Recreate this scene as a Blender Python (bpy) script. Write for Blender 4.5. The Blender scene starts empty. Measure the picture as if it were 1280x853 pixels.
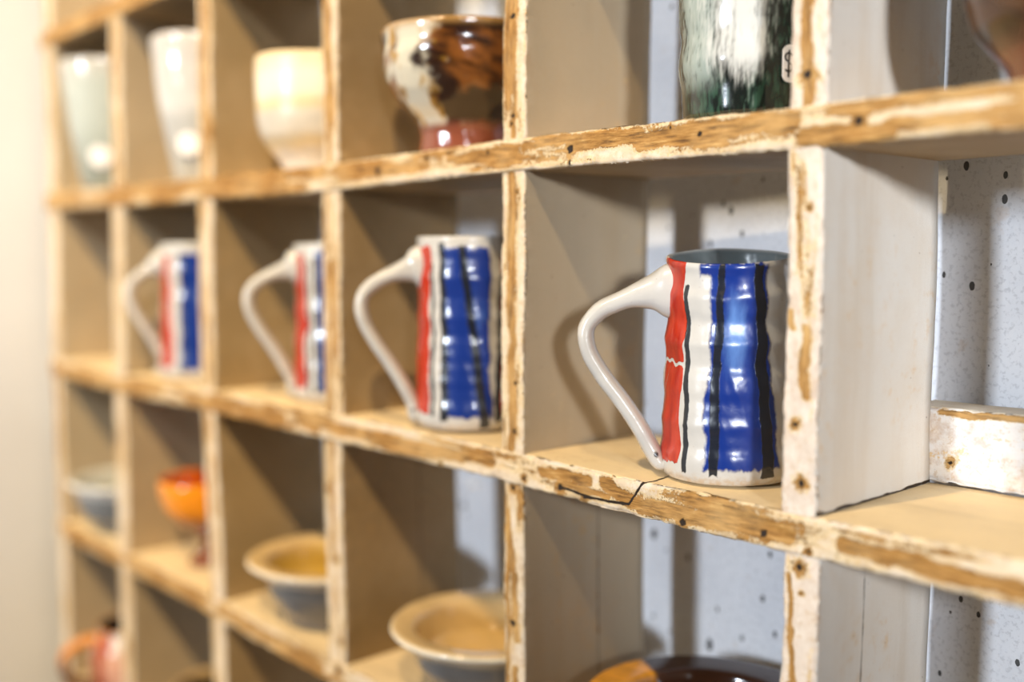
import bpy, bmesh, math
import numpy as np
from mathutils import Matrix, Vector

C = bpy.context.scene.collection
RNG = np.random.default_rng(7)

# ------------------------------------------------------------------ helpers
def _hash(ix, iy, seed):
    n = (ix.astype(np.int64)*374761393 + iy.astype(np.int64)*668265263 + seed*2147483) & 0x7fffffff
    n = ((n ^ (n >> 13))*1274126177) & 0x7fffffff
    return ((n ^ (n >> 16)) & 0xffff)/65535.0

def vnoise(x, y, seed=0):
    x = np.asarray(x, float); y = np.asarray(y, float)
    ix = np.floor(x); iy = np.floor(y); fx = x-ix; fy = y-iy
    fx = fx*fx*(3-2*fx); fy = fy*fy*(3-2*fy)
    a = _hash(ix, iy, seed); b = _hash(ix+1, iy, seed); c = _hash(ix, iy+1, seed); d = _hash(ix+1, iy+1, seed)
    return (a*(1-fx)+b*fx)*(1-fy) + (c*(1-fx)+d*fx)*fy

def fbm(x, y, seed=0, oct=4):
    s = 0; amp = 1; tot = 0
    for k in range(oct):
        s = s + amp*vnoise(x*2**k, y*2**k, seed+k*17); tot += amp; amp *= .55
    return s/tot                     # 0..1, mean .5

def sstep(a, b, x):
    t = np.clip((x-a)/(b-a), 0, 1); return t*t*(3-2*t)

def lerp(a, b, t):
    return np.asarray(a)*(1-t[..., None]) + np.asarray(b)*t[..., None]

def segdist(px, py, a, b):
    ax, ay = a; bx, by = b; dx = bx-ax; dy = by-ay
    t = np.clip(((px-ax)*dx+(py-ay)*dy)/max(dx*dx+dy*dy, 1e-12), 0, 1)
    return np.hypot(px-ax-t*dx, py-ay-t*dy)

def mesh_obj(name, verts, faces, mat, parent=None, attrs=None, smooth=True, fixn=True, loc=None):
    me = bpy.data.meshes.new(name)
    me.from_pydata(np.asarray(verts).tolist(), [], [tuple(f) for f in np.asarray(faces, dtype=object).tolist()] if not isinstance(faces, list) else faces)
    if fixn:
        bm = bmesh.new(); bm.from_mesh(me)
        bmesh.ops.recalc_face_normals(bm, faces=bm.faces); bm.to_mesh(me); bm.free()
    if smooth:
        me.polygons.foreach_set('use_smooth', [True]*len(me.polygons))
    for k, v in (attrs or {}).items():
        v = np.asarray(v, float)
        at = me.color_attributes.new(k, 'FLOAT_COLOR', 'POINT')
        col = np.ones((len(me.vertices), 4)); col[:, :v.shape[1]] = v
        at.data.foreach_set('color', col.ravel())
    me.materials.append(mat); me.update()
    o = bpy.data.objects.new(name, me); C.objects.link(o)
    if parent is not None: o.parent = parent
    if loc is not None: o.location = loc
    return o

def thing(name, label, cat, loc=(0, 0, 0), group=None):
    o = bpy.data.objects.new(name, None); C.objects.link(o)
    o.empty_display_size = .02; o.location = loc
    o['label'] = label; o['category'] = cat
    if group: o['group'] = group
    return o

# ------------------------------------------------------------------ node materials
def new_mat(name):
    m = bpy.data.materials.new(name); m.use_nodes = True
    nt = m.node_tree; nt.nodes.clear()
    out = nt.nodes.new('ShaderNodeOutputMaterial'); b = nt.nodes.new('ShaderNodeBsdfPrincipled')
    nt.links.new(b.outputs[0], out.inputs[0])
    return m, nt, b

class G:
    def __init__(s, nt): s.nt = nt
    def n(s, t, **kw):
        x = s.nt.nodes.new(t)
        for k, v in kw.items(): setattr(x, k, v)
        return x
    def put(s, inp, v):
        if v is None: return
        if hasattr(v, 'is_output'): s.nt.links.new(v, inp)
        else: inp.default_value = v
    def math(s, op, a, b=None, c=None, clamp=False):
        x = s.n('ShaderNodeMath', operation=op, use_clamp=clamp)
        for i, v in enumerate((a, b, c)):
            if v is not None: s.put(x.inputs[i], v)
        return x.outputs[0]
    def mix(s, f, a, b, mode='MIX'):
        x = s.n('ShaderNodeMix', data_type='RGBA', blend_type=mode)
        s.put(x.inputs[0], f)
        s.put(x.inputs[6], (*a, 1) if isinstance(a, tuple) and len(a) == 3 else a)
        s.put(x.inputs[7], (*b, 1) if isinstance(b, tuple) and len(b) == 3 else b)
        return x.outputs[2]
    def ss(s, v, a, b):
        x = s.n('ShaderNodeMapRange', interpolation_type='SMOOTHSTEP')
        s.put(x.inputs[0], v); x.inputs[1].default_value = a; x.inputs[2].default_value = b
        return x.outputs[0]
    def coord(s, scale):
        t = s.n('ShaderNodeTexCoord'); m = s.n('ShaderNodeMapping')
        s.nt.links.new(t.outputs['Object'], m.inputs[0]); m.inputs['Scale'].default_value = scale
        return m.outputs[0]
    def noise(s, vec, scale, detail=4, rough=.55):
        x = s.n('ShaderNodeTexNoise'); s.nt.links.new(vec, x.inputs['Vector'])
        x.inputs['Scale'].default_value = scale; x.inputs['Detail'].default_value = detail; x.inputs['Roughness'].default_value = rough
        return x.outputs[0]
    def ramp(s, f, stops):
        x = s.n('ShaderNodeValToRGB'); s.put(x.inputs[0], f)
        cr = x.color_ramp
        while len(cr.elements) < len(stops): cr.elements.new(.5)
        for e, (p, c) in zip(cr.elements, stops): e.position = p; e.color = (*c, 1)
        return x.outputs[0]
    def attr(s, name):
        x = s.n('ShaderNodeAttribute', attribute_name=name); return x
    def sep(s, c):
        x = s.n('ShaderNodeSeparateColor'); s.nt.links.new(c, x.inputs[0]); return x.outputs
    def bump(s, h, dist, strength=1):
        x = s.n('ShaderNodeBump'); s.put(x.inputs['Height'], h); x.inputs['Distance'].default_value = dist; x.inputs['Strength'].default_value = strength
        return x.outputs[0]

def wood_mat(name, stretch):
    """old painted board: paint colour and wear come from the mesh; grain, flakes and specks from noise"""
    m, nt, b = new_mat(name); g = G(nt)
    pa = g.attr('paint'); paint = pa.outputs['Color']; front = pa.outputs['Alpha']; wear = g.sep(g.attr('wear').outputs['Color'])
    p1 = g.coord((1, 1, 1)); pg = g.coord(stretch)
    fine = g.noise(p1, 900, 5, .65); mid = g.noise(p1, 160, 5, .6); grain = g.noise(pg, 650, 6, .7)
    low = g.noise(p1, 25, 4, .55)
    f = g.math('ADD', wear[0], g.math('MULTIPLY', g.math('SUBTRACT', fine, .5), .55))
    f = g.math('ADD', f, g.math('MULTIPLY', g.math('SUBTRACT', mid, .5), .45))
    bare = g.ss(f, .47, .53)
    gold = g.ss(f, .36, .43)
    lip = g.math('MULTIPLY', g.ss(f, .40, .47), g.math('SUBTRACT', 1, bare))
    wood = g.ramp(grain, [(.34, (.085, .036, .008)), (.47, (.31, .145, .030)), (.57, (.42, .21, .052)), (.68, (.58, .35, .12))])
    wood = g.mix(g.math('MULTIPLY', g.ss(low, .4, .65), .45), wood, (.68, .44, .18))
    pt = g.mix(g.math('MULTIPLY', g.ss(low, .42, .7), .22), paint, (.55, .42, .27))
    pt = g.mix(g.math('MULTIPLY', g.ss(mid, .42, .62), g.math('MULTIPLY', front, .45)), pt, (.80, .71, .60))
    pt = g.mix(g.math('MULTIPLY', g.ss(g.noise(p1, 75, 6, .7), .50, .66), g.math('ADD', .07, g.math('MULTIPLY', front, .42))), pt, (.47, .30, .18))
    pt = g.mix(g.math('MULTIPLY', g.ss(g.noise(p1, 420, 5, .7), .54, .64), g.math('MULTIPLY', front, .5)), pt, (.52, .34, .17))
    pt = g.mix(g.math('MULTIPLY', g.ss(mid, .5, .75), g.math('MULTIPLY', wear[2], .55)), pt, (.55, .33, .12))
    speck = g.ss(g.noise(p1, 330, 2, .5), .735, .78)
    pt = g.mix(g.math('MULTIPLY', speck, .55), pt, (.16, .09, .04))
    pt = g.mix(g.math('MULTIPLY', g.ss(fine, .3, .7), .12), pt, (.5, .45, .38))
    smear = g.noise(pg, 42, 5, .6)
    pt = g.mix(g.math('MULTIPLY', g.ss(smear, .47, .72), .30), pt, (.40, .28, .15))
    goldc = g.ramp(mid, [(.3, (.46, .25, .065)), (.5, (.62, .40, .14)), (.68, (.74, .56, .29))])
    pt = g.mix(g.math('MULTIPLY', gold, .85), pt, goldc)
    col = g.mix(bare, pt, wood)
    gap = g.ss(g.noise(pg, 520, 5, .75), .58, .66)
    col = g.mix(g.math('MULTIPLY', g.math('MULTIPLY', gap, bare), .55), col, (.07, .03, .008))
    col = g.mix(g.math('MULTIPLY', lip, .35), col, (.86, .78, .62))
    d = g.math('ADD', wear[1], g.math('MULTIPLY', g.math('SUBTRACT', mid, .5), .5))
    dark = g.ss(d, .42, .62)
    col = g.mix(dark, col, (.022, .012, .006))
    nt.links.new(col, b.inputs['Base Color']); b.inputs['Roughness'].default_value = .62
    b.inputs['Specular IOR Level'].default_value = .3
    h = g.math('SUBTRACT', g.math('MULTIPLY', fine, .35), g.math('MULTIPLY', bare, 1.0))
    h = g.math('ADD', h, g.math('MULTIPLY', grain, g.math('MULTIPLY', bare, .8)))
    h = g.math('SUBTRACT', h, g.math('MULTIPLY', dark, 1.6))
    nt.links.new(g.bump(h, .0006, .8), b.inputs['Normal'])
    return m

M_SHELF = wood_mat('chipped_painted_board_horizontal', (.10, 1, 1))
M_DIV = wood_mat('chipped_painted_board_vertical', (1, 1, .10))

def glaze_mat(name, rough=.16, bumpd=.0002, var=.10, coat=.4):
    m, nt, b = new_mat(name); g = G(nt)
    col = g.attr('glaze').outputs['Color']; p = g.coord((1, 1, 1))
    nz = g.noise(p, 260, 4, .6); nl = g.noise(p, 45, 3, .5)
    col = g.mix(g.math('MULTIPLY', g.ss(nl, .35, .7), var), col, (.25, .2, .15), 'MULTIPLY')
    sp = g.ss(g.noise(p, 700, 2, .5), .74, .80)
    col = g.mix(g.math('MULTIPLY', sp, .5), col, (.1, .06, .03))
    nt.links.new(col, b.inputs['Base Color'])
    b.inputs['Roughness'].default_value = rough
    b.inputs['Coat Weight'].default_value = coat; b.inputs['Coat Roughness'].default_value = .06
    nt.links.new(g.bump(g.math('ADD', g.math('MULTIPLY', nz, .3), nl), bumpd, 1), b.inputs['Normal'])
    return m

M_GLAZE = glaze_mat('glossy_glaze')
M_SATIN = glaze_mat('satin_glaze', .38, .0003, .12, .1)

def mug_mat():
    m, nt, b = new_mat('striped_mug_glaze'); g = G(nt)
    a = g.sep(g.attr('stripe').outputs['Color']); x = g.sep(g.attr('extra').outputs['Color'])
    p = g.coord((1, 1, 1)); ps = g.coord((1, 1, .25))
    fine = g.noise(p, 420, 4, .6); low = g.noise(p, 60, 3, .5); drip = g.noise(ps, 170, 4, .6)
    jit = g.math('MULTIPLY', g.math('SUBTRACT', fine, .5), .35)
    red = g.ss(g.math('ADD', a[0], jit), .40, .56)
    blu = g.ss(g.math('ADD', a[1], g.math('MULTIPLY', jit, 1.3)), .30, .66)
    blk = g.ss(g.math('ADD', a[2], g.math('MULTIPLY', jit, 1.4)), .36, .58)
    base = g.mix(g.math('MULTIPLY', g.ss(low, .4, .68), .35), (.56, .53, .48), (.44, .42, .39))
    sp = g.ss(g.noise(p, 620, 2, .5), .72, .78)
    base = g.mix(g.math('MULTIPLY', sp, .45), base, (.25, .13, .05))
    base = g.mix(x[1], base, (.10, .115, .115))                      # dark inside
    base = g.mix(g.math('MULTIPLY', x[2], g.ss(fine, .42, .62)), base, (.48, .34, .2))   # unglazed foot
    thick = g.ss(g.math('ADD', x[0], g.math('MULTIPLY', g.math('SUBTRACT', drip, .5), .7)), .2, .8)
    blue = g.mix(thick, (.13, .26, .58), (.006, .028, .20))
    redc = g.mix(g.ss(drip, .35, .7), (.50, .028, .004), (.33, .010, .002))
    col = g.mix(blu, base, blue); col = g.mix(red, col, redc)
    col = g.mix(g.math('MULTIPLY', blk, .97), col, (.010, .012, .016))
    nt.links.new(col, b.inputs['Base Color'])
    b.inputs['Roughness'].default_value = .26; b.inputs['Coat Weight'].default_value = .35; b.inputs['Coat Roughness'].default_value = .05
    h = g.math('ADD', g.math('MULTIPLY', low, .8), g.math('MULTIPLY', fine, .12))
    h = g.math('ADD', h, g.math('MULTIPLY', g.math('ADD', g.math('ADD', red, blu), blk), .45))
    nt.links.new(g.bump(h, .0006, .9), b.inputs['Normal'])
    return m
M_MUG = mug_mat()

def plain_mat(name, col, rough=.6):
    m, nt, b = new_mat(name); g = G(nt)
    p = g.coord((1, 1, 1)); n = g.noise(p, 300, 3)
    c = g.mix(g.math('MULTIPLY', n, .15), col, tuple(.7*v for v in col))
    nt.links.new(c, b.inputs['Base Color']); b.inputs['Roughness'].default_value = rough
    return m
M_PAPER = plain_mat('sticker_paper', (.86, .80, .74), .55)
M_INK = plain_mat('black_ink', (.012, .011, .012), .5)

def plaster_mat():
    m, nt, b = new_mat('speckled_bluish_white_wall_paint'); g = G(nt)
    p = g.coord((1, 1, 1)); ps = g.coord((1, 1, .62))
    low = g.noise(p, 14, 4, .6); fine = g.noise(p, 420, 4, .65); mid = g.noise(p, 70, 4, .6)
    col = g.mix(g.ss(low, .35, .7), (.70, .715, .75), (.60, .62, .665))
    col = g.mix(g.math('MULTIPLY', g.ss(fine, .50, .64), .42), col, (.36, .37, .40))
    col = g.mix(g.math('MULTIPLY', g.ss(mid, .62, .74), .35), col, (.50, .37, .26))
    def specks(scale, frac, r, jit):
        v = g.n('ShaderNodeTexVoronoi', feature='F1'); nt.links.new(ps, v.inputs['Vector']); v.inputs['Scale'].default_value = scale
        s = g.sep(v.outputs['Color'])
        pick = g.math('LESS_THAN', s[0], frac)
        rad = g.math('MULTIPLY', g.math('ADD', .35, s[1]), r)
        dd = g.math('ADD', v.outputs['Distance'], g.math('MULTIPLY', g.math('SUBTRACT', fine, .5), jit))
        return g.math('MULTIPLY', pick, g.math('LESS_THAN', dd, rad))
    s1 = specks(95, .22, .16, .14); s2 = specks(230, .15, .22, .18)
    sp = g.math('MAXIMUM', s1, s2)
    col = g.mix(g.math('MULTIPLY', sp, .93), col, (.018, .016, .014))
    st = specks(40, .06, .16, .2)
    col = g.mix(g.math('MULTIPLY', st, .55), col, (.36, .17, .08))
    nt.links.new(col, b.inputs['Base Color']); b.inputs['Roughness'].default_value = .75
    h = g.math('SUBTRACT', g.math('ADD', g.math('MULTIPLY', fine, .4), mid), g.math('MULTIPLY', sp, 2))
    nt.links.new(g.bump(h, .0005, .7), b.inputs['Normal'])
    return m

def simple_wall_mat(name, c1, c2, scale):
    m, nt, b = new_mat(name); g = G(nt)
    p = g.coord((1, 1, 1)); n = g.noise(p, scale, 4)
    nt.links.new(g.mix(g.ss(n, .35, .7), c1, c2), b.inputs['Base Color']); b.inputs['Roughness'].default_value = .8
    nt.links.new(g.bump(g.noise(p, 200, 3), .0005, .5), b.inputs['Normal'])
    return m

# ------------------------------------------------------------------ boards
D = .09                                   # depth of the pigeonholes
CREAM = (.88, .68, .39); FRONT = (.68, .53, .35); GREY = (.60, .535, .445); PINKISH = (.68, .56, .45)

def board(name, parent, axis, s0, s1, ctr, th, mat, step, seed, blobs=(), nails=(), cracks=(),
          top=CREAM, side=GREY, front=FRONT, wear_amount=.0, seam=None, y0=0., depth=D, label=None, edge=.0016):
    """a sawn board: rounded chipped front edge, wear painted per vertex.
    axis 'x': runs along x, ctr(s) is its mid height;  axis 'z': runs along z, ctr(s) is its mid x"""
    nF = 19
    q = np.linspace(-.5, .5, nF)
    deep = np.concatenate([np.linspace(.0006, .006, 8), .006+(depth-.006)*np.linspace(.06, 1, 16)**1.25])
    if seam is not None: deep = np.sort(np.concatenate([deep, seam+np.array([-.0016, -.0007, 0, .0007, .0016])]))
    P = [(0., v, 0) for v in q] + [(d, .5, 1) for d in deep] + [(d, -.5, 2) for d in deep[::-1]]
    dep = np.array([a[0] for a in P]); qq = np.array([a[1] for a in P]); kind = np.array([a[2] for a in P])
    M = len(P); n = max(8, int((s1-s0)/step)); s = np.linspace(s0, s1, n)
    S = np.repeat(s[:, None], M, 1); Q = np.repeat((qq*th)[None], n, 0); Y = np.repeat(dep[None], n, 0); K = np.repeat(kind[None], n, 0)
    # rounded / chipped arris along the front
    rtop = edge*(.3 + 2.6*fbm(s*170, 0*s+3.3, seed, 3)**2); rbot = edge*(.3 + 2.6*fbm(s*170, 0*s+9.1, seed+5, 3)**2)
    r = np.where(Q > 0, rtop[:, None], rbot[:, None])
    k = np.clip((np.abs(Q)-(th/2-r))/r, 0, 1)
    rough = (fbm(S*190, Q*600, seed+9, 3)-.5)*.0006 + (fbm(S*40, Q*160, seed+3, 3)-.5)*.0012
    Yn = np.where(K == 0, r*(1-np.sqrt(np.clip(1-k*k, 0, 1)))*1.0 + rough, Y)
    side_in = np.where(K > 0, np.clip(1-Y/np.maximum(r, 1e-5), 0, 1)**2*r*.5, 0)
    wave = (fbm(S*22, Y*0+K*3., seed+2, 3)-.5)*.0012
    chip = np.clip(fbm(S*240, Y*0+K*7.7, seed+31, 3)-.5, 0, 1)*.0030*np.exp(-Y/.004)
    Qn = np.sign(Q)*np.maximum(np.abs(Q) - np.where(np.abs(np.abs(Q)-th/2) < 1e-6, side_in+chip, 0), 0) + wave*np.sign(Q)*(K > 0) + wave*(2*Q/th)*(K == 0)
    cc = ctr(s)[:, None]
    W = np.where(K == 0, 0, 1)
    if axis == 'x': V = np.stack([S, Yn+y0, cc+Qn], -1)
    else:           V = np.stack([cc+Qn, Yn+y0, S], -1)
    # wear fields ------------------------------------------------
    A = S; B = cc+Q                       # board-plane coordinates of the front
    if axis == 'z':
        blobs = [(b[1], b[0], b[3], b[2], b[4]) for b in blobs]; nails = [(b[1], b[0], b[2]) for b in nails]
    bare = .36 + wear_amount + 1.15*(fbm(S*24, Q*190, seed+41, 5)-.5) - .16*np.clip(np.abs(Q)/(th/2), 0, 1)**3
    for (a0, b0, a1, b1, w) in blobs:
        d = segdist(A, B + (fbm(S*90, Q*90, seed+51, 3)-.5)*.004, (a0, b0), (a1, b1))
        bare = np.maximum(bare, .98 - .48*(d/w))
    if axis == 'x':
        bare = bare + (.13 if seed < 140 else .08)*sstep(-.15, -.45, S)
    bare = np.where(K > 0, bare-.05-Y/.0035 if False else (bare*.9+.05) - Y/.006, bare)
    bare = np.where(K > 0, np.maximum(bare, .36*fbm(S*16, Y*45, seed+61, 4)), bare)
    dark = np.zeros_like(S)
    for (a0, b0, rr) in nails:
        d = np.hypot(A-a0, B-b0)*(1+1.1*(fbm(A*900, B*900, seed+int(abs(a0)*9999), 3)-.5)) + Y*2
        dark = np.maximum(dark, 1.05-.62*d/(rr*.85)); bare = np.maximum(bare, .78-.16*d/rr)
    for pts in cracks:
        for p0, p1 in zip(pts[:-1], pts[1:]):
            if len(p0) == 2: d = segdist(A, B, p0, p1) + (K > 0)*Y*.6
            else: d = np.where(K == 1, segdist(A, Yn, p0[:2], p1[:2]), 9)
            dark = np.maximum(dark, 1.15-.6*d/(.00028+.0006*fbm(A*420, B*420, seed+77, 2)))
    if axis == 'z':
        d = np.minimum(S-s0-.0008, 9) + (fbm(Y*300, S*0+seed, seed+91, 4)-.45)*.0022
        dark = np.maximum(dark, np.where(K > 0, .80-.5*np.abs(d)/.0011, 0))
    # grime where the boards meet at the back
    if seam is not None:
        d = np.abs(Y-seam); dark = np.maximum(dark, np.where(K == 1, .60-.5*d/.0014, 0))
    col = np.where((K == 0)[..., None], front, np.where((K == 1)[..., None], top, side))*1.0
    tint = fbm(S*9, Y*30+Q*60, seed+71, 4)[..., None]
    col = col*(.90+.2*tint)
    grime = np.where(K > 0, sstep(.46, .70, fbm(S*14, Y*24, seed+81, 4)), 0)
    wear = np.stack([np.clip(bare, 0, 1), np.clip(dark, 0, 1), np.clip(grime, 0, 1)], -1)
    idx = np.arange(n*M).reshape(n, M)
    a = idx[:-1]; bq = idx[1:]
    F = np.stack([a, np.roll(a, -1, 1), np.roll(bq, -1, 1), bq], -1).reshape(-1, 4).tolist()
    F.append(idx[0].tolist()); F.append(idx[-1].tolist())
    o = mesh_obj(name, V.reshape(-1, 3), F, mat, parent, {'paint': np.concatenate([col, (K == 0)[..., None]*1.0 + ((K > 0)*np.exp(-Y/.002))[..., None]], -1).reshape(-1, 4), 'wear': wear.reshape(-1, 3)})
    if label: o['label'] = label
    return o

shelf = thing('pigeonhole_shelf', 'large weathered cream-painted wooden pigeonhole shelf with chipped edges, filling the picture', 'shelf', (0, 0, 0))

XL, XR = -.797, .336
SH = {   # mid heights of the horizontal boards and their thickness
 -1: (.5085, .0150), 0: (.3570, .0140), 1: (.2100, .0155), 2: (.0600, .0158), 3: (-.0910, .0150), 4: (-.2410, .0150), 5: (-.391, .015)}
S_BLOBS = {
 0: [(-.7737, .3590, -.541, .3570, .0055)],
 1: [(-.1514, .2145, -.125, .2151, .0019), (-.1174, .2131, -.0801, .2149, .0033), (-.0801, .2120, -.0069, .2130, .0042), (-.0017, .2066, .0305, .2051, .004), (.0305, .2073, .076, .2102, .0024), (.076, .2102, .16, .212, .0035), (-.3071, .2133, -.2789, .213, .0024), (-.2712, .2103, -.2348, .2103, .0027), (-.4603, .2141, -.3241, .2134, .0033), (-.6246, .2130, -.4844, .2125, .0036), (-.208, .2123, -.1597, .2125, .0012), (-.768, .2150, -.7104, .2120, .0045)],
 2: [(-.2984, .0605, -.1746, .0613, .0032), (-.4742, .0634, -.3756, .0595, .0027), (-.6203, .0600, -.56, .060, .0040), (-.1397, .0618, -.109, .0622, .0026), (-.0983, .0625, -.0828, .0573, .0036), (-.1269, .0586, -.0968, .057, .0014), (-.0782, .0567, -.0362, .0567, .0036), (-.0442, .0601, -.0048, .0587, .0041), (.0186, .0587, .0473, .0585, .0034), (.0473, .058, .0819, .0574, .0036), (.0819, .0574, .16, .0585, .0036), (-.0525, .0665, -.0345, .066, .002), (-.3562, .0588, -.3349, .0569, .002), (-.76, .060, -.66, .060, .004)],
 3: [(-.4699, -.0887, -.4072, -.0909, .0042), (-.4072, -.0909, -.3376, -.0923, .0038), (-.6286, -.090, -.4946, -.090, .005), (-.7785, -.090, -.6514, -.090, .0045)],
}
S_NAILS = {
 1: [(-.1209, .2109, .0022), (-.0489, .2117, .0014), (.0199, .2104, .0023), (-.2697, .2102, .0028), (-.2258, .2143, .0018), (-.177, .2134, .0013), (-.208, .2155, .0013), (-.367, .2134, .002), (-.0639, .2155, .001)],
 2: [(-.0552, .0538, .0021), (-.0155, .0569, .002), (-.2162, .0539, .0014), (-.1268, .0565, .0022), (-.1115, .0548, .0018), (.0039, .0538, .001), (-.1513, .0569, .0013)],
 3: [(-.317, -.0885, .0025)],
}
S_CRACKS = {
 2: [[(-.0846, .0559), (-.0819, .0596), (-.0783, .0644), (-.0757, .0680)], [(-.0757, .0005, 0), (-.0744, .0050, 0), (-.0765, .0160, 0)], [(-.0846, .0559), (-.0968, .0552), (-.109, .0549), (-.126, .0568)]],
 1: [[(-.1209, .2060), (-.1207, .2030)]],
}
for k, (z, t) in SH.items():
    board('shelf_board', shelf, 'x', XL+.001, XR, (lambda s, z=z, k=k: z + .0010*np.sin(s*9+k*2.1) - .0004*np.cos(s*23+k)*(abs(k) > 0)),
          t, M_SHELF, .0009 if k in (1, 2) else .0014 if k in (0, 3) else .004, 100+k*13,
          S_BLOBS.get(k, ()), S_NAILS.get(k, ()), S_CRACKS.get(k, ()),
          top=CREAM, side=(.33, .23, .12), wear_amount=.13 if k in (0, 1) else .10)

# dividers: (column, row) -> x at top, x at bottom, thickness
DX = {0: [(-.0008, -.0008, .0155), (-.0016, -.0010, .0148), (.0003, -.0003, .0155)],
      -1: [(-.1592, -.1592, .0160), (-.1603, -.1612, .0162), (-.1605, -.1588, .0138)],
      -2: [(-.3184, -.3190, .0165), (-.3202, -.3205, .0190), (-.3222, -.3202, .0190)],
      -3: [(-.4745, -.4785, .0200), (-.4805, -.4840, .0215), (-.4825, -.4765, .0200)],
      -4: [(-.6270, -.6330, .0210), (-.6352, -.6400, .0215), (-.6418, -.6430, .0215)],
      -5: [(-.7770, -.7780, .0200), (-.7790, -.7850, .0200), (-.7860, -.7868, .0190)],
      1: [(.160, .160, .0155)]*3, 2: [(.327, .327, .0160)]*3}
D_BLOBS = {(-1, 1): [(-.1608, .2013, -.161, .0704, .0028), (-.1608, .12, -.1608, .078, .0016)],
           (-1, 0): [(-.1607, .34, -.1596, .2535, .0022), (-.1591, .2497, -.1591, .22, .0014)],
           (-1, 2): [(-.1634, .0383, -.16, .007, .0018), (-.1594, .0071, -.1577, -.0246, .0022), (-.164, .0342, -.1636, -.08, .0014), (-.158, -.04, -.157, -.08, .002)],
           (0, 1): [(.0006, .1365, .0007, .112, .0022), (-.0058, .1429, -.005, .137, .0012)],
           (0, 0): [(-.0006, .34, -.001, .2186, .0023)],
           (0, 2): [(-.0022, .0216, -.0028, .0183, .0016), (-.0044, .0427, -.0017, .002, .0012), (-.002, 0, .001, -.08, .0025)],
           (-2, 1): [(-.320, .1585, -.319, .1255, .0026), (-.3195, .1255, -.319, .1018, .0021), (-.325, .19, -.325, .08, .0015)],
           (-2, 0): [(-.322, .3411, -.321, .2563, .0024), (-.3235, .2566, -.3215, .2193, .0018)],
           (-2, 2): [(-.3225, .0285, -.322, -.0209, .0024)],
           (-3, 0): [(-.4745, .345, -.4780, .2157, .004)], (-3, 1): [(-.480, .1179, -.481, .0728, .0035)], (-3, 2): [(-.480, .02, -.479, -.02, .003)],
           (-4, 0): [(-.627, .345, -.6330, .29, .004)]}
D_NAILS = {(0, 1): [(.0007, .1811, .0010), (-.0031, .1008, .0014), (-.0001, .0788, .0017)],
           (0, 2): [(0, .0468, .0018), (.0009, .0369, .0007)], (0, 0): [(-.0009, .2292, .0021)],
           (-1, 0): [(-.1596, .2756, .0018), (-.1597, .2294, .0017), (-.161, .226, .0012)],
           (-1, 1): [(-.1587, .1019, .0013), (-.1587, .0785, .0018), (-.1569, .1936, .0009)],
           (-1, 2): [(-.16, -.0172, .0026), (-.160, .0505, .0018)],
           (-2, 2): [(-.319, -.02, .002), (-.316, -.070, .0018)], (-2, 0): [(-.319, .28, .0015)]}
SEAM = {(0, 2): .0333, (-1, 2): .0533, (-2, 2): .058}
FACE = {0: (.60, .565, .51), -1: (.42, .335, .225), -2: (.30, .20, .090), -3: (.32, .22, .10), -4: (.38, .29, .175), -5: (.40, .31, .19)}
rows = [(-1, 0), (0, 1), (1, 2), (2, 3), (3, 4), (4, 5)]
for col, xs in DX.items():
    for ri, (ka, kb) in enumerate(rows):
        zt = SH[ka][0]-SH[ka][1]/2+.0012; zb = SH[kb][0]+SH[kb][1]/2-.0012
        r = ri-1
        x0, x1, t = xs[min(max(r, 0), 2)]
        if r < 0: x1 = x0
        if r > 2: x0 = x1
        near = col in (0, -1) and 0 <= r <= 2
        fr = PINKISH if col == 0 else FRONT
        lab = None
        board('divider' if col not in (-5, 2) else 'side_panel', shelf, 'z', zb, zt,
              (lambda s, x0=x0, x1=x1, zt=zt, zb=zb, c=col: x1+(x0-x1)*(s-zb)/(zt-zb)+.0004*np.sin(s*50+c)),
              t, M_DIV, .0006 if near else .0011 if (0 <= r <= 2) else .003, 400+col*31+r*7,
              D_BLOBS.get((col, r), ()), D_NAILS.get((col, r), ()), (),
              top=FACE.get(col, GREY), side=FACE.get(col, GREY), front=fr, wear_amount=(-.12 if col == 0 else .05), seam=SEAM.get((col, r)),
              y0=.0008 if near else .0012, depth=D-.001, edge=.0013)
# batten at the back of the empty compartment
board('batten', shelf, 'x', -.002, .1620, lambda s: .0838+0*s, .0325, M_SHELF, .0012, 777,
      [(.010, .0985, .05, .0988, .0016), (.05, .099, .15, .099, .0022)], [(.0150, .0770, .0013)], (),
      top=(.70, .60, .46), side=GREY, front=(.74, .73, .72), wear_amount=-.18, y0=.0895, depth=.020,
      label='flaking white batten across the back of the empty compartment')

# ------------------------------------------------------------------ setting
def box_obj(name, lo, hi, mat, kind='structure'):
    (a, b, c), (d, e, f) = lo, hi
    V = [(a, b, c), (d, b, c), (d, e, c), (a, e, c), (a, b, f), (d, b, f), (d, e, f), (a, e, f)]
    F = [(0, 3, 2, 1), (4, 5, 6, 7), (0, 1, 5, 4), (1, 2, 6, 5), (2, 3, 7, 6), (3, 0, 4, 7)]
    o = mesh_obj(name, V, F, mat, smooth=False)
    o['kind'] = kind
    return o
wb = box_obj('wall_back', (-1.2, 0, -1.1), (2.2, .10, 1.9), plaster_mat())
wb.location = (0, .1175, 0); wb.rotation_euler = (0, 0, math.radians(-3.6))
wl = box_obj('wall_left', (-.10, -1.3, -1.1), (0, .165, 1.9), simple_wall_mat('white_wall_paint', (.74, .76, .79), (.70, .71, .73), 6))
wl.location = (-.8155, 0, 0); wl.rotation_euler = (0, math.radians(1.6), 0)
box_obj('floor', (-1.0, -4.2, -1.15), (2.2, .13, -1.1), simple_wall_mat('worn_wooden_floor', (.33, .22, .13), (.25, .16, .09), 8))

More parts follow.
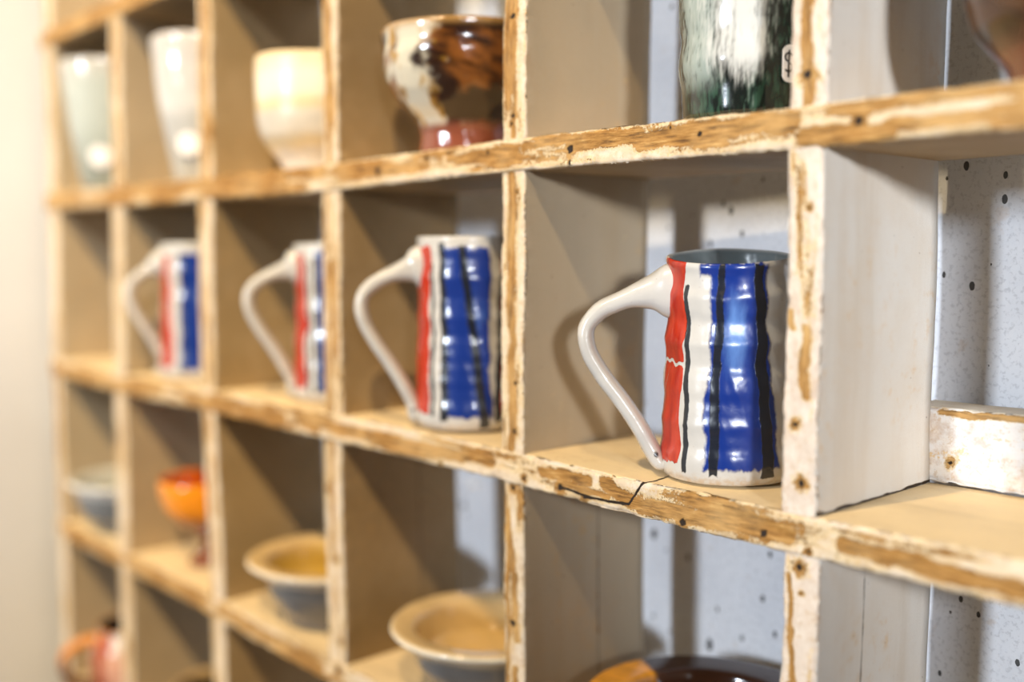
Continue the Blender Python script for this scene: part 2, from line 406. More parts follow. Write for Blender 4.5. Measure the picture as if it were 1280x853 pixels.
# ------------------------------------------------------------------ lathe pottery
def lathe(name, parent, prof, mat, colfn, nseg=160, nz=None, wob=.0004, seed=1, lean=(0, 0)):
    """prof: (r, z, tag) points from the foot up the outside, over the rim, down the inside"""
    pr = np.array([[a, b] for a, b, *_ in prof], float); tg = np.array([p[2] if len(p) > 2 else 0 for p in prof], float)
    L = np.concatenate([[0], np.cumsum(np.hypot(*np.diff(pr, axis=0).T))])
    m = nz or 120
    l = np.linspace(0, L[-1], m)
    # smooth interpolation (Catmull-Rom by chord length) kept inside the polyline's turns
    def cr(v):
        out = np.interp(l, L, v)
        for _ in range(2):
            o2 = out.copy(); o2[1:-1] = .25*out[:-2]+.5*out[1:-1]+.25*out[2:]; out = o2
        return out
    R = np.maximum(cr(pr[:, 0]), 1e-4); Z = cr(pr[:, 1]); T = np.interp(l, L, tg)
    R[0] = R[-1] = 1e-4
    th = np.linspace(0, 2*np.pi, nseg, endpoint=False)
    TH, RR = np.meshgrid(th, R); ZZ = np.repeat(Z[:, None], nseg, 1); TT = np.repeat(T[:, None], nseg, 1)
    w = wob*2*(fbm(2.2*np.cos(TH)+5, 2.2*np.sin(TH)+ZZ*40, seed, 3)-.5)
    zf = (ZZ-Z.min())/(Z.max()-Z.min())
    RR = RR + w*np.minimum(1, RR/.01)
    ZZ = ZZ + wob*1.6*(fbm(1.3*np.cos(TH)+15, 1.3*np.sin(TH), seed+3, 2)-.5)*zf**2 - lean[0]*np.cos(TH-lean[1])*zf**3*np.minimum(1, RR/.02)
    V = np.stack([RR*np.cos(TH), RR*np.sin(TH), ZZ], -1)
    at = colfn(TH, ZZ, TT, RR)
    idx = np.arange(m*nseg).reshape(m, nseg); a = idx[:-1]; b = idx[1:]
    F = np.stack([a, np.roll(a, -1, 1), np.roll(b, -1, 1), b], -1).reshape(-1, 4).tolist()
    F.append(idx[0].tolist()[::-1]); F.append(idx[-1].tolist())
    if not isinstance(at, dict): at = {'glaze': at}
    return mesh_obj(name, V.reshape(-1, 3), F, mat, parent, {k: v.reshape(-1, 3) for k, v in at.items()})

def sweep(name, parent, path, mat, colfn, steps=70, ring=22, power=2.6):
    """path points (r, z, thickness, width) in the vertical plane along local +x"""
    P = np.array(path, float); n = len(P); t = np.linspace(0, n-1, steps); i = np.clip(t.astype(int), 0, n-2); f = (t-i)[:, None]
    p0 = P[np.clip(i-1, 0, n-1)]; p1 = P[i]; p2 = P[i+1]; p3 = P[np.clip(i+2, 0, n-1)]
    Q = .5*((2*p1)+(-p0+p2)*f+(2*p0-5*p1+4*p2-p3)*f**2+(-p0+3*p1-3*p2+p3)*f**3)
    tan = np.gradient(Q[:, :2], axis=0); tan /= np.linalg.norm(tan, axis=1)[:, None]; nor = np.stack([-tan[:, 1], tan[:, 0]], 1)
    a = np.linspace(0, 2*np.pi, ring, endpoint=False)
    ca = np.sign(np.cos(a))*np.abs(np.cos(a))**(2/power); sa = np.sign(np.sin(a))*np.abs(np.sin(a))**(2/power)
    V = np.zeros((steps, ring, 3))
    for k in range(ring):
        o = nor*(Q[:, 2:3]/2*ca[k]); V[:, k, 0] = Q[:, 0]+o[:, 0]; V[:, k, 2] = Q[:, 1]+o[:, 1]; V[:, k, 1] = Q[:, 3]/2*sa[k]
    V += (fbm(V[..., 0]*120, V[..., 2]*120+V[..., 1]*90, 5, 2)[..., None]-.5)*.0008
    idx = np.arange(steps*ring).reshape(steps, ring); A = idx[:-1]; B = idx[1:]
    F = np.stack([A, np.roll(A, -1, 1), np.roll(B, -1, 1), B], -1).reshape(-1, 4).tolist()
    F.append(idx[0].tolist()); F.append(idx[-1].tolist())
    at = colfn(V)
    return mesh_obj(name, V.reshape(-1, 3), F, mat, parent, {k: v.reshape(-1, 3) for k, v in at.items()})

CAM = np.array([.21523, -.34111, .16490])
def facing(c):                            # plan angle from a pot's centre to the viewpoint
    return math.atan2(CAM[1]-c[1], CAM[0]-c[0])

ZT = {1: SH[1][0]+SH[1][1]/2, 2: SH[2][0]+SH[2][1]/2, 3: SH[3][0]+SH[3][1]/2, 4: SH[4][0]+SH[4][1]/2}
def top_of(k, x):                         # height of the upper face of board k at x (boards are slightly bowed)
    z, t = SH[k]
    return z + .0010*math.sin(x*9+k*2.1) - .0004*math.cos(x*23+k)*(abs(k) > 0) + t/2 + .0002

# ---- striped mugs
def make_mug(c, R, H, stripes, label, seed, nseg, hang, hs=1., light=.5, lean=.0):
    z0 = top_of(2, c[0])
    t = thing('mug', label, 'mug', (c[0], c[1], z0), 'striped handmade mugs on the middle shelf')
    f = facing(c)
    prof = [(0, .0012), (R*.80, .0005), (R*.93, .0010), (R*1.005, .004), (R*1.02, .009), (R*1.0, .018), (R*.975, .028), (R*.985, .036), (R*.955, .045), (R*.945, .052), (R*.955, .060),
            (R*.93, .067), (R*.945, .076), (R*.96, .082), (R*.945, .088), (R*.95, H*.965), (R*.965, H-.0012), (R*.945, H+.0003), (R*.905, H-.0012, 1), (R*.87, H*.92, 1), (R*.86, H*.5, 1), (R*.84, .012, 1), (R*.7, .006, 1), (0, .0055, 1)]
    lo = [p for p in prof if len(p) == 2]; zz = np.array([p[1] for p in lo]); rr_ = np.array([p[0] for p in lo])
    out = [p for p in lo if p[1] <= .009 and p[0] < R*1.03][:5]
    for q_ in np.linspace(.013, H*.975, 44):
        out.append((float(np.interp(q_, zz[4:], rr_[4:])) + (.00045 if seed == 11 else .00022)*math.sin(q_*2*math.pi/.0175+seed) + .00012*math.sin(q_*2*math.pi/.0069+seed*2), float(q_)))
    prof = out + [(R*.965, H-.0012), (R*.945, H+.0003)] + [p for p in prof if len(p) == 3]
    prof = [(r, z*(H/.097) if False else z, *q) for r, z, *q in prof]
    def col(TH, Z, T, RR):
        th = (TH-f+np.pi) % (2*np.pi)-np.pi            # 0 = towards the viewer, + = to the right
        st = np.zeros(TH.shape+(3,)); ex = np.zeros(TH.shape+(3,))
        for (ch, ta, tb, wa, wb, za, zb) in stripes:
            k = np.clip((Z-zb)/(za-zb), -.2, 1.2)
            cen = np.radians(tb+(ta-tb)*k) + (fbm(Z*60, Z*0+ch+ta, seed+ch*5, 3)-.5)*.07
            hw = (wb+(wa-wb)*k)/2*.001*(1+.35*(fbm(Z*60, Z*0+ta, seed+ch*9, 3)-.5)) + .0002*(ch == 2) + .0005*(fbm(Z*240, TH*0+ta, seed+2, 2)-.5)
            arc = np.abs((th-cen+np.pi) % (2*np.pi)-np.pi)*R
            zend = np.minimum(za-Z, Z-zb) + .003*(fbm(TH*14, Z*0+ta, seed+ch, 3)-.5)
            sd = np.minimum(hw-arc, zend)
            soft = .0022 if ch == 1 else .0011
            st[..., ch] = np.maximum(st[..., ch], np.clip(.5+sd/soft*.5, 0, 1))
        st[..., 0] *= 1 - .9*sstep(.0013, .0004, np.abs(Z-.051*H/.0965-.0007*np.sin(TH*11)-.0006*np.sin(TH*27)))*(seed == 11)
        st *= (T < .5)[..., None]
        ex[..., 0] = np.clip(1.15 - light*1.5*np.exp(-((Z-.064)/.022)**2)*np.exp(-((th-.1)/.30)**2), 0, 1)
        ex[..., 1] = np.clip(T, 0, 1)
        ex[..., 2] = np.clip(1-Z/.007, 0, 1)*.8
        return {'stripe': st, 'extra': ex}
    lathe('body', t, prof, M_MUG, col, nseg, int(nseg*.75), .0009, seed, lean=(lean, f))
    path = [(.022, .0815, .0260, .022), (.0285, .0812, .0225, .020), (.0345, .0805, .0150, .0175), (.0425, .0785, .0100, .0155), (.0500, .0758, .0084, .015), (.0570, .0715, .0078, .0145), (.0622, .0645, .0074, .0145), (.0610, .0545, .0074, .015),
            (.0545, .0435, .0074, .015), (.0465, .0330, .0074, .015), (.0390, .0220, .0076, .0155), (.0335, .0120, .0078, .016), (.0300, .0062, .0070, .018), (.0265, .0060, .006, .016)]
    k = R/.029
    path = [(r*k*hs if r > .032 else r*k, z*(H/.097), a, b) for r, z, a, b in path]
    def hc(V):
        st = np.zeros(V.shape); ex = np.zeros(V.shape)
        d = np.hypot(V[..., 0]-R*1.05, V[..., 2]-.078*H/.097)
        st[..., 0] = np.clip(.75-d/.006, 0, 1)*(V[..., 1] < .004)
        d2 = np.hypot(V[..., 0]-R*1.08, V[..., 2]-.010)
        st[..., 2] = np.clip(.7-d2/.005, 0, 1)
        return {'stripe': st, 'extra': ex}
    h = sweep('handle', t, path, M_MUG, hc)
    h.rotation_euler = (0, 0, f+hang)
    return t

# stripe: channel (0 red, 1 blue, 2 black), angle at top/bottom, width top/bottom in mm, z range
def stripes_a(): return [
    (0, -60, -62, 19, 19, .0955, .0085), (2, -40.5, -36, 1.8, 2.0, .084, .0055),
    (1, 8, 13, 23, 33, .0935, .0080), (1, -19, -19, 8, 8, .0935, .0885), (2, -8, -11, 2.4, 3.6, .0925, .0055), (2, 24, 35, 4.0, 5.6, .0925, .0045),
    (0, 73, 74, 6, 6, .086, .006), (2, 100, 100, 3, 3, .09, .006), (1, 140, 140, 24, 24, .09, .008), (0, 200, 200, 16, 16, .09, .008)]
def stripes_b(): return [
    (0, -66, -68, 19, 20, .0985, .0100), (2, -45, -42, 1.2, 2.2, .090, .008), (1, -5, -3, 27, 28, .0985, .0085),
    (2, -31, -27, 3.2, 4.2, .100, .0070), (2, -7, 14, 3.2, 5.0, .099, .0030), (2, 36, 29, 2.0, 3.5, .085, .0065), (0, 50, 46, 14, 14, .096, .009), (1, 130, 130, 25, 25, .095, .008)]
def stripes_c(): return [
    (0, -64, -64, 17, 18, .096, .0095), (2, -42, -41, 1.5, 2.0, .09, .007), (1, -8, -8, 22, 22, .098, .008), (2, -30, -28, 2, 2.5, .098, .006), (2, 12, 15, 3, 4, .098, .006), (0, 62, 62, 12, 12, .096, .008), (1, 130, 130, 25, 25, .095, .008)]
def stripes_d(): return [
    (0, -66, -62, 17, 18, .096, .0095), (1, -16, -16, 18, 18, .098, .008), (2, -28, -28, 2.2, 2.5, .098, .006), (2, 4, 6, 3, 4, .098, .006), (0, 50, 50, 12, 12, .096, .008), (1, 130, 130, 25, 25, .095, .008)]
LEFT = -math.pi/2
make_mug((-.0600, .0370), .0290, .0965, stripes_a(), 'largest, sharpest red, white and blue striped mug, standing by the crack in the shelf', 11, 420, LEFT+.10, 1, .6, .0030)
make_mug((-.2317, .0340), .0300, .1045, stripes_b(), 'striped mug with two black lines over one wide blue band, second mug from the right', 23, 340, LEFT+.10, .92, .35)
make_mug((-.3770, .0435), .0300, .1035, stripes_c(), 'striped mug half hidden by a divider, standing right below the cream banded cup', 37, 220, LEFT+.06, .90, .3)
make_mug((-.5640, .0380), .0320, .1055, stripes_d(), 'most blurred striped mug, leftmost of the four, above the orange goblet', 41, 200, LEFT+.06, .78, .6)

# ---- dark green and white vase with price tag
VC = (-.0555, .0450)
def vase_col(TH, Z, T, RR):
    f = facing(VC); th = (TH-f+np.pi) % (2*np.pi)-np.pi
    fine = fbm(th*34, Z*260, 3, 4); streak = fbm(th*26, Z*60, 8, 4); big = fbm(th*3.2+4, Z*34, 12, 4)
    white = np.exp(-((th+.22)/.40)**2)*1.1
    white = white + (big-.5)*.9 + (fine-.5)*.8 + (streak-.5)*.7 - np.clip((.026-Z)/.016, 0, 1)*.9
    w = sstep(.15, 1.05, white)
    green = lerp((.008, .011, .009), (.03, .07, .045), sstep(.42, .68, fine*.6+big*.4))
    left = sstep(-.42, -.62, th)*sstep(.010, .022, Z)
    green = lerp(green, (.30, .35, .31), left*sstep(.36, .60, big*.55+fine*.45+.05))
    green = lerp(green, (.045, .028, .012), sstep(.35, .55, th)*sstep(.022, .010, Z)*.8)
    c = lerp(green, (.60, .59, .54), w)
    c = lerp(c, (.16, .24, .40), sstep(.052, .075, Z)*sstep(.45, .6, streak)*.6*w)
    return c
v = thing('vase', 'dark green and white glazed vase with a dollar price sticker on the upper shelf', 'vase', (*VC, top_of(1, VC[0])))
vr = .0305
lathe('body', v, [(0, .002), (vr*.92, .0006), (vr*.98, .003), (vr*.985, .008), (vr*1.0, .016), (vr*1.06, .024), (vr*1.045, .030), (vr*1.02, .036), (vr*1.045, .044), (vr*1.05, .054), (vr*1.08, .066), (vr*1.06, .08), (vr*1.07, .092), (vr*1.05, .0935), (vr*.98, .092), (vr*.95, .06), (vr*.9, .008), (0, .006)], M_GLAZE, vase_col, 320, 200, .0007, 4)
def wrap_patch(name, parent, c, R, a0, a1, z0, z1, off, mat, label=None, taper=0., rad=.0028):
    f = facing(c); na, nz = 26, 26
    A = np.linspace(-1, 1, na); Zs = np.linspace(-1, 1, nz)
    hw = (a1-a0)/2*R; hz = (z1-z0)/2; V = []
    for layer in (0, 1):
        for z in Zs:
            for a in A:
                x = a*hw; y = z*hz                                  # rounded rectangle: pull corners in
                ox = max(abs(x)-(hw-rad), 0); oy = max(abs(y)-(hz-rad), 0); d = math.hypot(ox, oy)
                if d > rad: x = math.copysign(hw-rad+ox*rad/d, x); y = math.copysign(hz-rad+oy*rad/d, y)
                th = f+(a0+a1)/2+x/R; zz = (z0+z1)/2+y; rr = R+off+(.00018 if layer else 0)+taper*(zz-z0)
                V.append((rr*math.cos(th), rr*math.sin(th), zz))
    idx = np.arange(2*na*nz).reshape(2, nz, na); F = []
    for l in (0, 1):
        q = idx[l]; F += np.stack([q[:-1, :-1], q[:-1, 1:], q[1:, 1:], q[1:, :-1]], -1).reshape(-1, 4).tolist()
    ring = [(0, i) for i in range(na)]+[(j, na-1) for j in range(1, nz)]+[(nz-1, i) for i in range(na-2, -1, -1)]+[(j, 0) for j in range(nz-2, 0, -1)]
    for (p, q), (r, s) in zip(ring, ring[1:]+ring[:1]): F.append([int(idx[0][p, q]), int(idx[0][r, s]), int(idx[1][r, s]), int(idx[1][p, q])])
    o = mesh_obj(name, V, F, mat, parent)
    if label: o['label'] = label
    return o
tag = wrap_patch('price_sticker', v, VC, vr*1.04, .34, .76, .0138, .0285, .0012, M_PAPER, 'white rounded price sticker with a handwritten dollar sign')
def ink(name, parent, c, R, pts, w=.00035):
    f = facing(c); V = []; F = []
    for i, (a, z) in enumerate(pts):
        p = np.array([(R)*math.cos(f+a), R*math.sin(f+a), z]); n = np.array([math.cos(f+a), math.sin(f+a), 0]); tx = np.array([-n[1], n[0], 0])
        a0, z0 = pts[max(i-1, 0)]; a1, z1 = pts[min(i+1, len(pts)-1)]
        d = np.array([(a1-a0)*R, z1-z0]); d /= np.linalg.norm(d)+1e-9; m = np.array([-d[1], d[0]])
        for s in (-1, 1):
            for h in (0, .00012): V.append(p + tx*m[0]*s*w + np.array([0, 0, 1])*m[1]*s*w + n*h)
    for i in range(len(pts)-1):
        a = i*4; b = a+4
        F += [[a, a+1, b+1, b], [a+2, b+2, b+3, a+3], [a+1, a+3, b+3, b+1], [a, b, b+2, a+2]]
    F += [[0, 2, 3, 1]]; e = 4*(len(pts)-1); F += [[e, e+1, e+3, e+2]]
    return V, F
RI = vr*1.04+.0014
S = [(.415+.042*math.cos(t)*(1 if t > 0 else 1), .0225+.0016*math.sin(t)+.0012) for t in np.linspace(.3, math.pi*1.5, 14)] + [(.415+.042*math.cos(t), .0187+.0017*math.sin(t)+.0010) for t in np.linspace(math.pi*.5, -math.pi*.85, 14)]
V1, F1 = ink('i', tag, VC, RI, S); V2, F2 = ink('i', tag, VC, RI, [(.424, .0265), (.419, .0215), (.414, .0158)])
mesh_obj('dollar_sign', list(V1)+list(V2), F1+[[q+len(V1) for q in f] for f in F2], M_INK, tag, smooth=False)

# ---- brown and cream footed cup, and its darker neighbour on the far right
def brown_col(c, bias, seed):
    def fn(TH, Z, T, RR):
        f = facing(c); th = (TH-f+np.pi) % (2*np.pi)-np.pi
        n1 = fbm(th*2.2+seed, Z*75+np.sin(th*3)*.7, seed, 5); n2 = fbm(th*5, Z*170, seed+9, 4)
        w = sstep(.45, .62, n1*.75+n2*.25 + np.exp(-((th+.72)/.42)**2)*.30 - .10 + bias - .12*sstep(-.45, .1, th))
        must = sstep(.50, .64, fbm(th*4+9, Z*90, seed+21, 4))
        dark = lerp((.022, .008, .004), (.22, .075, .014), sstep(.46, .72, fbm(th*1.8+2, Z*95+th*1.2, seed+33, 5)))
        cc = lerp(dark, lerp((.66, .60, .46), (.42, .22, .03), must), w)
        cc = lerp(cc, (.40, .22, .07), sstep(.062, .067, Z)*(T < .5)*.8)
        cc = lerp(cc, (.22, .065, .035), sstep(.019, .013, Z)*(T < .5))
        return lerp(cc, (.12, .07, .03), np.clip(T, 0, 1))
    return fn
def footed(name_label, c, seed, bias, k=1.):
    t = thing('cup', name_label, 'cup', (*c, top_of(1, c[0])))
    lathe('body', t, [(0, .004), (.017*k, .004), (.019*k, .0006), (.0235*k, .0008), (.0245*k, .004), (.0240*k, .012), (.0262*k, .019), (.0340*k, .0265), (.0395*k, .034), (.0437*k, .044), (.0452*k, .052), (.0448*k, .058), (.0460*k, .0645), (.0462*k, .0672), (.0448*k, .0680, .5), (.0425*k, .065, 1), (.041*k, .052, 1), (.032*k, .032, 1), (.015*k, .022, 1), (0, .021, 1)], M_GLAZE, brown_col(c, bias, seed), 260, 170, .0009, seed)
    return t
footed('brown and cream swirled footed cup with a reddish foot', (-.2430, .0400), 5, .0)
c = (.0940, .0450)
t = thing('bowl', 'dark brown glazed bowl on a reddish foot, at the top right edge', 'bowl', (*c, top_of(1, c[0])))
lathe('body', t, [(0, .003), (.030, .003), (.032, .0006), (.0370, .0008), (.0385, .004), (.0405, .009), (.0450, .014), (.0505, .021), (.0535, .030), (.0550, .042), (.0548, .055), (.0555, .070), (.0545, .0735), (.053, .072, 1), (.051, .05, 1), (.045, .025, 1), (.02, .014, 1), (0, .013, 1)], M_GLAZE, (lambda TH, Z, T, RR, c=c: brown_col(c, -.30, 14)(TH, Z, T, RR)*np.where(Z < .012, .8, .42)[..., None]), 220, 140, .0008, 14)

# ---- cream banded cup and the two pale tumblers
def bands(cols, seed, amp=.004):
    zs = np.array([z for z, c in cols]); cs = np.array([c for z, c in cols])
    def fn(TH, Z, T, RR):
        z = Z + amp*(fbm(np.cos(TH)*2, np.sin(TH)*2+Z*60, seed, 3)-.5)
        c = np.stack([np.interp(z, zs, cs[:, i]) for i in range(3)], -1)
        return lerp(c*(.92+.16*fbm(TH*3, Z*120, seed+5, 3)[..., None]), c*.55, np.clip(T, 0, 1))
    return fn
c = (-.3960, .0420)
t = thing('cup', 'cream cup with soft ochre bands and a narrow foot, left of the brown swirled cup', 'cup', (*c, top_of(1, c[0])))
lathe('body', t, [(0, .003), (.017, .003), (.0185, .0006), (.0225, .0008), (.0235, .004), (.0250, .008), (.0315, .015), (.0372, .024), (.0396, .034), (.0404, .046), (.0408, .058), (.0408, .070), (.0406, .0745), (.0392, .0752), (.0378, .073, 1), (.037, .04, 1), (.02, .014, 1), (0, .012, 1)], M_SATIN,
      bands([(0, (.62, .58, .52)), (.012, (.66, .60, .52)), (.018, (.70, .52, .27)), (.025, (.66, .58, .46)), (.036, (.62, .56, .46)), (.042, (.72, .54, .29)), (.050, (.84, .74, .55)), (.06, (.86, .75, .55)), (.07, (.84, .66, .40)), (.078, (.78, .56, .30))], 6), 160, 120, .0008, 6)
def tumbler(c, prof, cols, label, seed):
    t = thing('tumbler', label, 'tumbler', (*c, top_of(1, c[0])), 'tall pale tumblers on the upper shelf')
    P = [(0, .002), (prof[0][0]*.9, .0006)] + prof
    r, z = prof[-1]; P += [(r-.0012, z+.0006), (r-.0028, z-.002, 1), (prof[len(prof)//2][0]-.003, z*.5, 1), (prof[0][0]-.004, .008, 1), (0, .006, 1)]
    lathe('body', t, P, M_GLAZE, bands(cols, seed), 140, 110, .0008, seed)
    return t
c = (-.5560, .0370)
t2 = tumbler(c, [(.0205, .002), (.0215, .010), (.0235, .020), (.0262, .034), (.0292, .050), (.0312, .064), (.0326, .076), (.0340, .092), (.0352, .103), (.0355, .1105)],
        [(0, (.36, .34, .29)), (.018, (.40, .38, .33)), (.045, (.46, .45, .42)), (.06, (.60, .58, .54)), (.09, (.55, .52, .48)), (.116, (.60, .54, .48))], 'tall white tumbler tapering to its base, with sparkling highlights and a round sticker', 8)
wrap_patch('price_sticker', t2, c, .0262, -.62, -.02, .020, .037, .0022, M_PAPER, 'round white sticker', .10, .0078)
c = (-.7130, .0290)
t1 = tumbler(c, [(.0235, .002), (.0255, .010), (.0275, .020), (.0310, .040), (.0340, .060), (.0365, .080), (.0385, .096), (.0395, .110)],
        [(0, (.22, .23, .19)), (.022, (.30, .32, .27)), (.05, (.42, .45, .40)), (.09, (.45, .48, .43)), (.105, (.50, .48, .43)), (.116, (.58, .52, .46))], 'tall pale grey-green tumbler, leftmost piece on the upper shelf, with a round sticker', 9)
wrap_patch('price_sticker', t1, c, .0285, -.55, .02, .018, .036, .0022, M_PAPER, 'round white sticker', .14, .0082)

# ---- flanged bowls
def flanged(c, k, H, label, rim, lip, inner, outer, seed, name='bowl', kk=3, foot=.45, mat=M_GLAZE, group='wide-rimmed bowls on the lower shelf', flange=.28, shade_edge=None):
    t = thing(name, label, name, (*c, top_of(kk, c[0])), group)
    R = k; o1 = 1.02-flange
    prof = [(0, .003, 3), (R*foot*.8, .003, 3), (R*foot*.86, .0006, 3), (R*foot*1.0, .0008, 3), (R*foot*1.03, .004, 3), (R*foot*1.06, H*.16, 3), (R*o1*.87, H*.30, 3), (R*o1*.97, H*.50, 3), (R*o1*1.01, H*.72, 3), (R*max(.88, o1*1.04), H*.83, 2), (R*.975, H*.90, 2), (R*1.0, H*.945, 2), (R*.985, H*.99, 1.5),
            (R*.95, H, 1), (R*(1-flange*.6), H*.985, 1), (R*(1.01-flange), H*.965, 1), (R*(.985-flange), H*.90, .6), (R*(.965-flange), H*.72, 0), (R*(.93-flange), H*.52, 0), (R*(.80-flange), H*.40, 0), (R*.3, H*.31, 0), (0, H*.28, 0)]
    cs = np.array([inner, rim, lip, outer], float)
    def fn(TH, Z, T, RR):
        c3 = np.stack([np.interp(T, [0, 1, 2, 3], cs[:, i]) for i in range(3)], -1)
        return c3*(.86+.28*fbm(np.cos(TH)*3+RR*60, np.sin(TH)*3+Z*60, seed, 4)[..., None])
    if shade_edge is not None:  # dark brown beyond a straight line: glaze colour with cast shadow painted in
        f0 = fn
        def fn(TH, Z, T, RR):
            x, y = RR*np.cos(TH), RR*np.sin(TH); d = (x-shade_edge[0][0])*shade_edge[1][0]+(y-shade_edge[0][1])*shade_edge[1][1] + .004*(fbm(x*90, y*90, 4, 3)-.5)
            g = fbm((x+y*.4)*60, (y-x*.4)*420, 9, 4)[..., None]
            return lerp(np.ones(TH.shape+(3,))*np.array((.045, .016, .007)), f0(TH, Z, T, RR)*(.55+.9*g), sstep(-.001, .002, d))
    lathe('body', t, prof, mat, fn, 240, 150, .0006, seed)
    return t
flanged((-.3903, .0438), .0575, .0440, 'cream bowl with a wide ochre rim and grey base, beside the orange goblet', (.72, .50, .23), (.74, .66, .53), (.60, .39, .08), (.14, .13, .12), 3, foot=.56, flange=.25)
flanged((-.2285, .0455), .0575, .0400, 'pale cream bowl with a wide flat rim, right below the two-lined striped mug', (.72, .51, .25), (.74, .68, .55), (.70, .48, .20), (.13, .12, .11), 4, foot=.60, flange=.25)
flanged((-.0770, .0480), .0595, .0400, 'shiny orange bowl, its dark brown side partly painted-in shadow, at the bottom edge below the cracked shelf', (.66, .28, .016), (.55, .20, .014), (.36, .12, .012), (.12, .05, .02), 5, foot=.5, flange=.30, shade_edge=((-.046, .013), (-.40, -.917)))
flanged((-.7150, .0380), .0540, .0480, 'blurred grey-white bowl, leftmost on the lower shelf', (.62, .60, .52), (.70, .69, .66), (.52, .51, .44), (.13, .14, .15), 6, foot=.50, flange=.18)

# ---- orange goblet
c = (-.5600, .0380)
t = thing('goblet', 'small orange glazed goblet on a thin dark stem, below the most blurred mug', 'goblet', (*c, top_of(3, c[0])))
def gob(TH, Z, T, RR):
    cc = lerp((.22, .045, .008), (.80, .26, .008), sstep(.036, .050, Z+.006*(fbm(TH*3, Z*50, 3, 3)-.5)))
    return lerp(cc, (.62, .10, .008), np.clip(T, 0, 1))
lathe('bowl', t, [(0, .022), (.006, .0225), (.016, .028), (.027, .036), (.034, .045), (.0375, .056), (.0385, .066), (.0380, .0705), (.0365, .0705), (.0352, .066, 1), (.033, .05, 1), (.022, .036, 1), (0, .029, 1)], M_GLAZE, gob, 120, 90, .0006, 7)
lathe('stem', t, [(0, .0006), (.0165, .0006), (.0172, .003), (.0125, .006), (.0078, .011), (.0066, .018), (.0085, .024), (0, .0245)], M_GLAZE, lambda TH, Z, T, RR: np.ones(TH.shape+(3,))*np.array((.20, .055, .015)), 60, 50, .0003, 8)

# ---- bottom row: orange-handled jug and dark bowl
c = (-.7120, .0360)
t = thing('jug', 'white and rust jug with an orange loop handle, in the bottom left compartment', 'jug', (*c, top_of(4, c[0])))
def jugc(TH, Z, T, RR):
    f = facing(c); th = (TH-f+np.pi) % (2*np.pi)-np.pi
    n = fbm(th*3, Z*60, 15, 3)
    cc = lerp((.62, .33, .22), (.72, .64, .54), sstep(.040, .052, Z+.01*(n-.5)))
    cc = lerp(cc, (.36, .055, .012), sstep(.30, .16, np.abs(th+.95)+.3*(n-.5)))
    cc = lerp(cc, (.52, .20, .035), sstep(.059, .062, Z))
    return lerp(cc, (.01, .008, .007), np.clip(T, 0, 1))
lathe('body', t, [(0, .002), (.028, .0006), (.033, .006), (.0375, .02), (.0385, .034), (.036, .048), (.0315, .053), (.0305, .059), (.0315, .0628), (.030, .0636), (.0285, .061, 1), (.028, .050, 1), (.034, .034, 1), (.03, .008, 1), (0, .006, 1)], M_GLAZE, jugc, 140, 100, .0006, 9)
h = sweep('handle', t, [(.030, .050, .011, .015), (.040, .0515, .009, .013), (.052, .047, .008, .012), (.0595, .040, .008, .012), (.0595, .026, .008, .012), (.052, .015, .008, .012), (.036, .010, .009, .014)], M_GLAZE,
          lambda V: {'glaze': lerp((.12, .04, .012), (.72, .27, .05), sstep(.025, .05, V[..., 2]))}, 50, 16)
h.rotation_euler = (0, 0, facing(c)-math.pi/2+.1)
flanged((-.5520, .0400), .0410, .0540, 'dark-mouthed bowl with a tan rim, in the bottom row beside the jug', (.50, .34, .16), (.46, .33, .18), (.03, .018, .01), (.2, .12, .06), 7, kk=4, foot=.62, group=None, flange=.12)

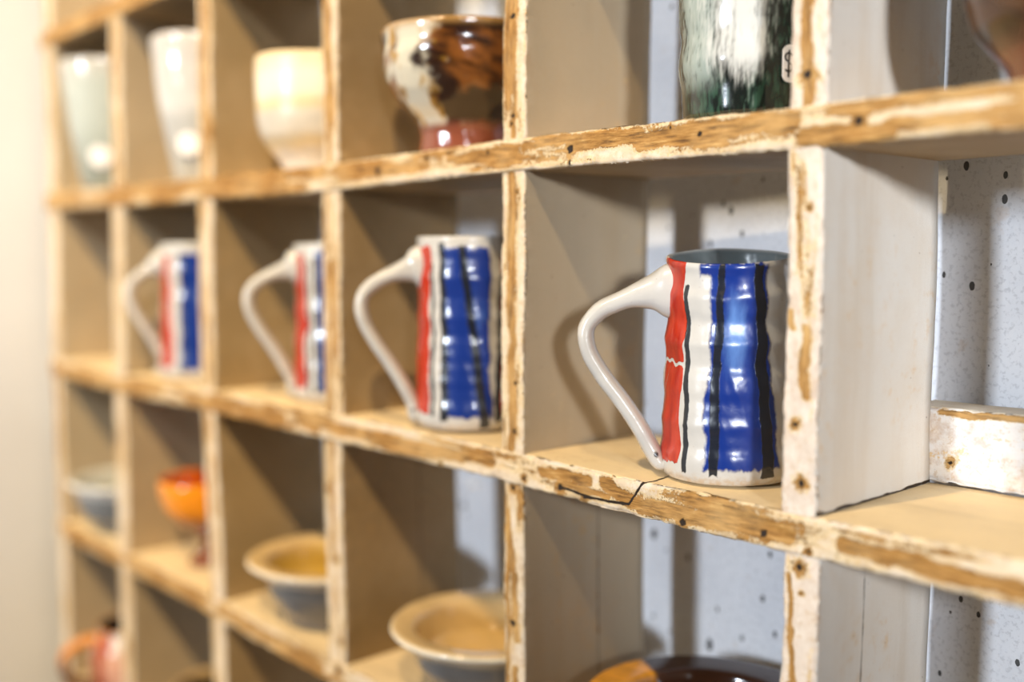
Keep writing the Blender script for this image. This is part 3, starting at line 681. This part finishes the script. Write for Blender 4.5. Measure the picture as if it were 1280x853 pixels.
# ------------------------------------------------------------------ light
def area(name, loc, target, energy, color, sx, sy):
    l = bpy.data.lights.new(name, 'AREA'); l.shape = 'RECTANGLE'; l.size = sx; l.size_y = sy; l.energy = energy; l.color = color
    o = bpy.data.objects.new(name, l); C.objects.link(o); o.location = loc
    o.rotation_euler = (Vector(target)-Vector(loc)).to_track_quat('-Z', 'Y').to_euler(); return o
def spot(name, loc, target, energy, color, radius, cone, blend):
    l = bpy.data.lights.new(name, 'SPOT'); l.energy = energy; l.color = color; l.shadow_soft_size = radius
    l.spot_size = math.radians(cone); l.spot_blend = blend
    o = bpy.data.objects.new(name, l); C.objects.link(o); o.location = loc
    o.rotation_euler = (Vector(target)-Vector(loc)).to_track_quat('-Z', 'Y').to_euler(); return o
spot('ceiling_spotlight', (-.21, -1.0, 1.63), (-.25, 0, .05), 76, (1, .77, .45), .02, 75, .8)
spot('added_left_fill', (.85, -1.05, 1.62), (-.95, 0, .05), 185, (1, .76, .44), .024, 38, 1.)  # warm spot added to brighten the divider faces in the left columns
spot('added_cool_fill', (2.0, -1.7, 1.45), (-.82, -.15, .42), 190, (.86, .92, 1), .08, 20, 1.)  # cool narrow spot added to lift the left wall and upper left pieces
spot('side_spotlight', (1.45, -1.0, .43), (.24, .05, .25), 165, (.90, .94, 1), .07, 24, 1.)
area('front_window', (-.42, -3.6, .78), (-.1, 0, .1), 104, (.80, .89, 1), .22, .5)

w = bpy.data.worlds.new('room_light'); bpy.context.scene.world = w; w.use_nodes = True
bg = w.node_tree.nodes['Background']; bg.inputs[0].default_value = (1, .60, .30, 1); bg.inputs[1].default_value = .03

# ------------------------------------------------------------------ camera
cam = bpy.data.cameras.new('camera'); co = bpy.data.objects.new('camera', cam); C.objects.link(co)
yaw, pit, rol, F = -.832750, -.083357, -.000868, 1321.778
cy, sy, cp, sn = math.cos(yaw), math.sin(yaw), math.cos(pit), math.sin(pit)
fw = Vector((sy*cp, cy*cp, sn)); r0 = Vector((cy, -sy, 0)); u0 = r0.cross(fw)
rt = math.cos(rol)*r0+math.sin(rol)*u0; up = -math.sin(rol)*r0+math.cos(rol)*u0
co.matrix_world = Matrix(((rt.x, up.x, -fw.x, CAM[0]), (rt.y, up.y, -fw.y, CAM[1]), (rt.z, up.z, -fw.z, CAM[2]), (0, 0, 0, 1)))
cam.sensor_width = 36; cam.lens = F/1280*36; cam.clip_start = .01
cam.dof.use_dof = True; cam.dof.focus_distance = .450; cam.dof.aperture_fstop = 37.2/14.5
sc = bpy.context.scene; sc.camera = co
sc.view_settings.view_transform = 'Standard'; sc.view_settings.look = 'None'; sc.view_settings.gamma = 1
sc.view_settings.use_curve_mapping = False; sc.view_settings.exposure = .12
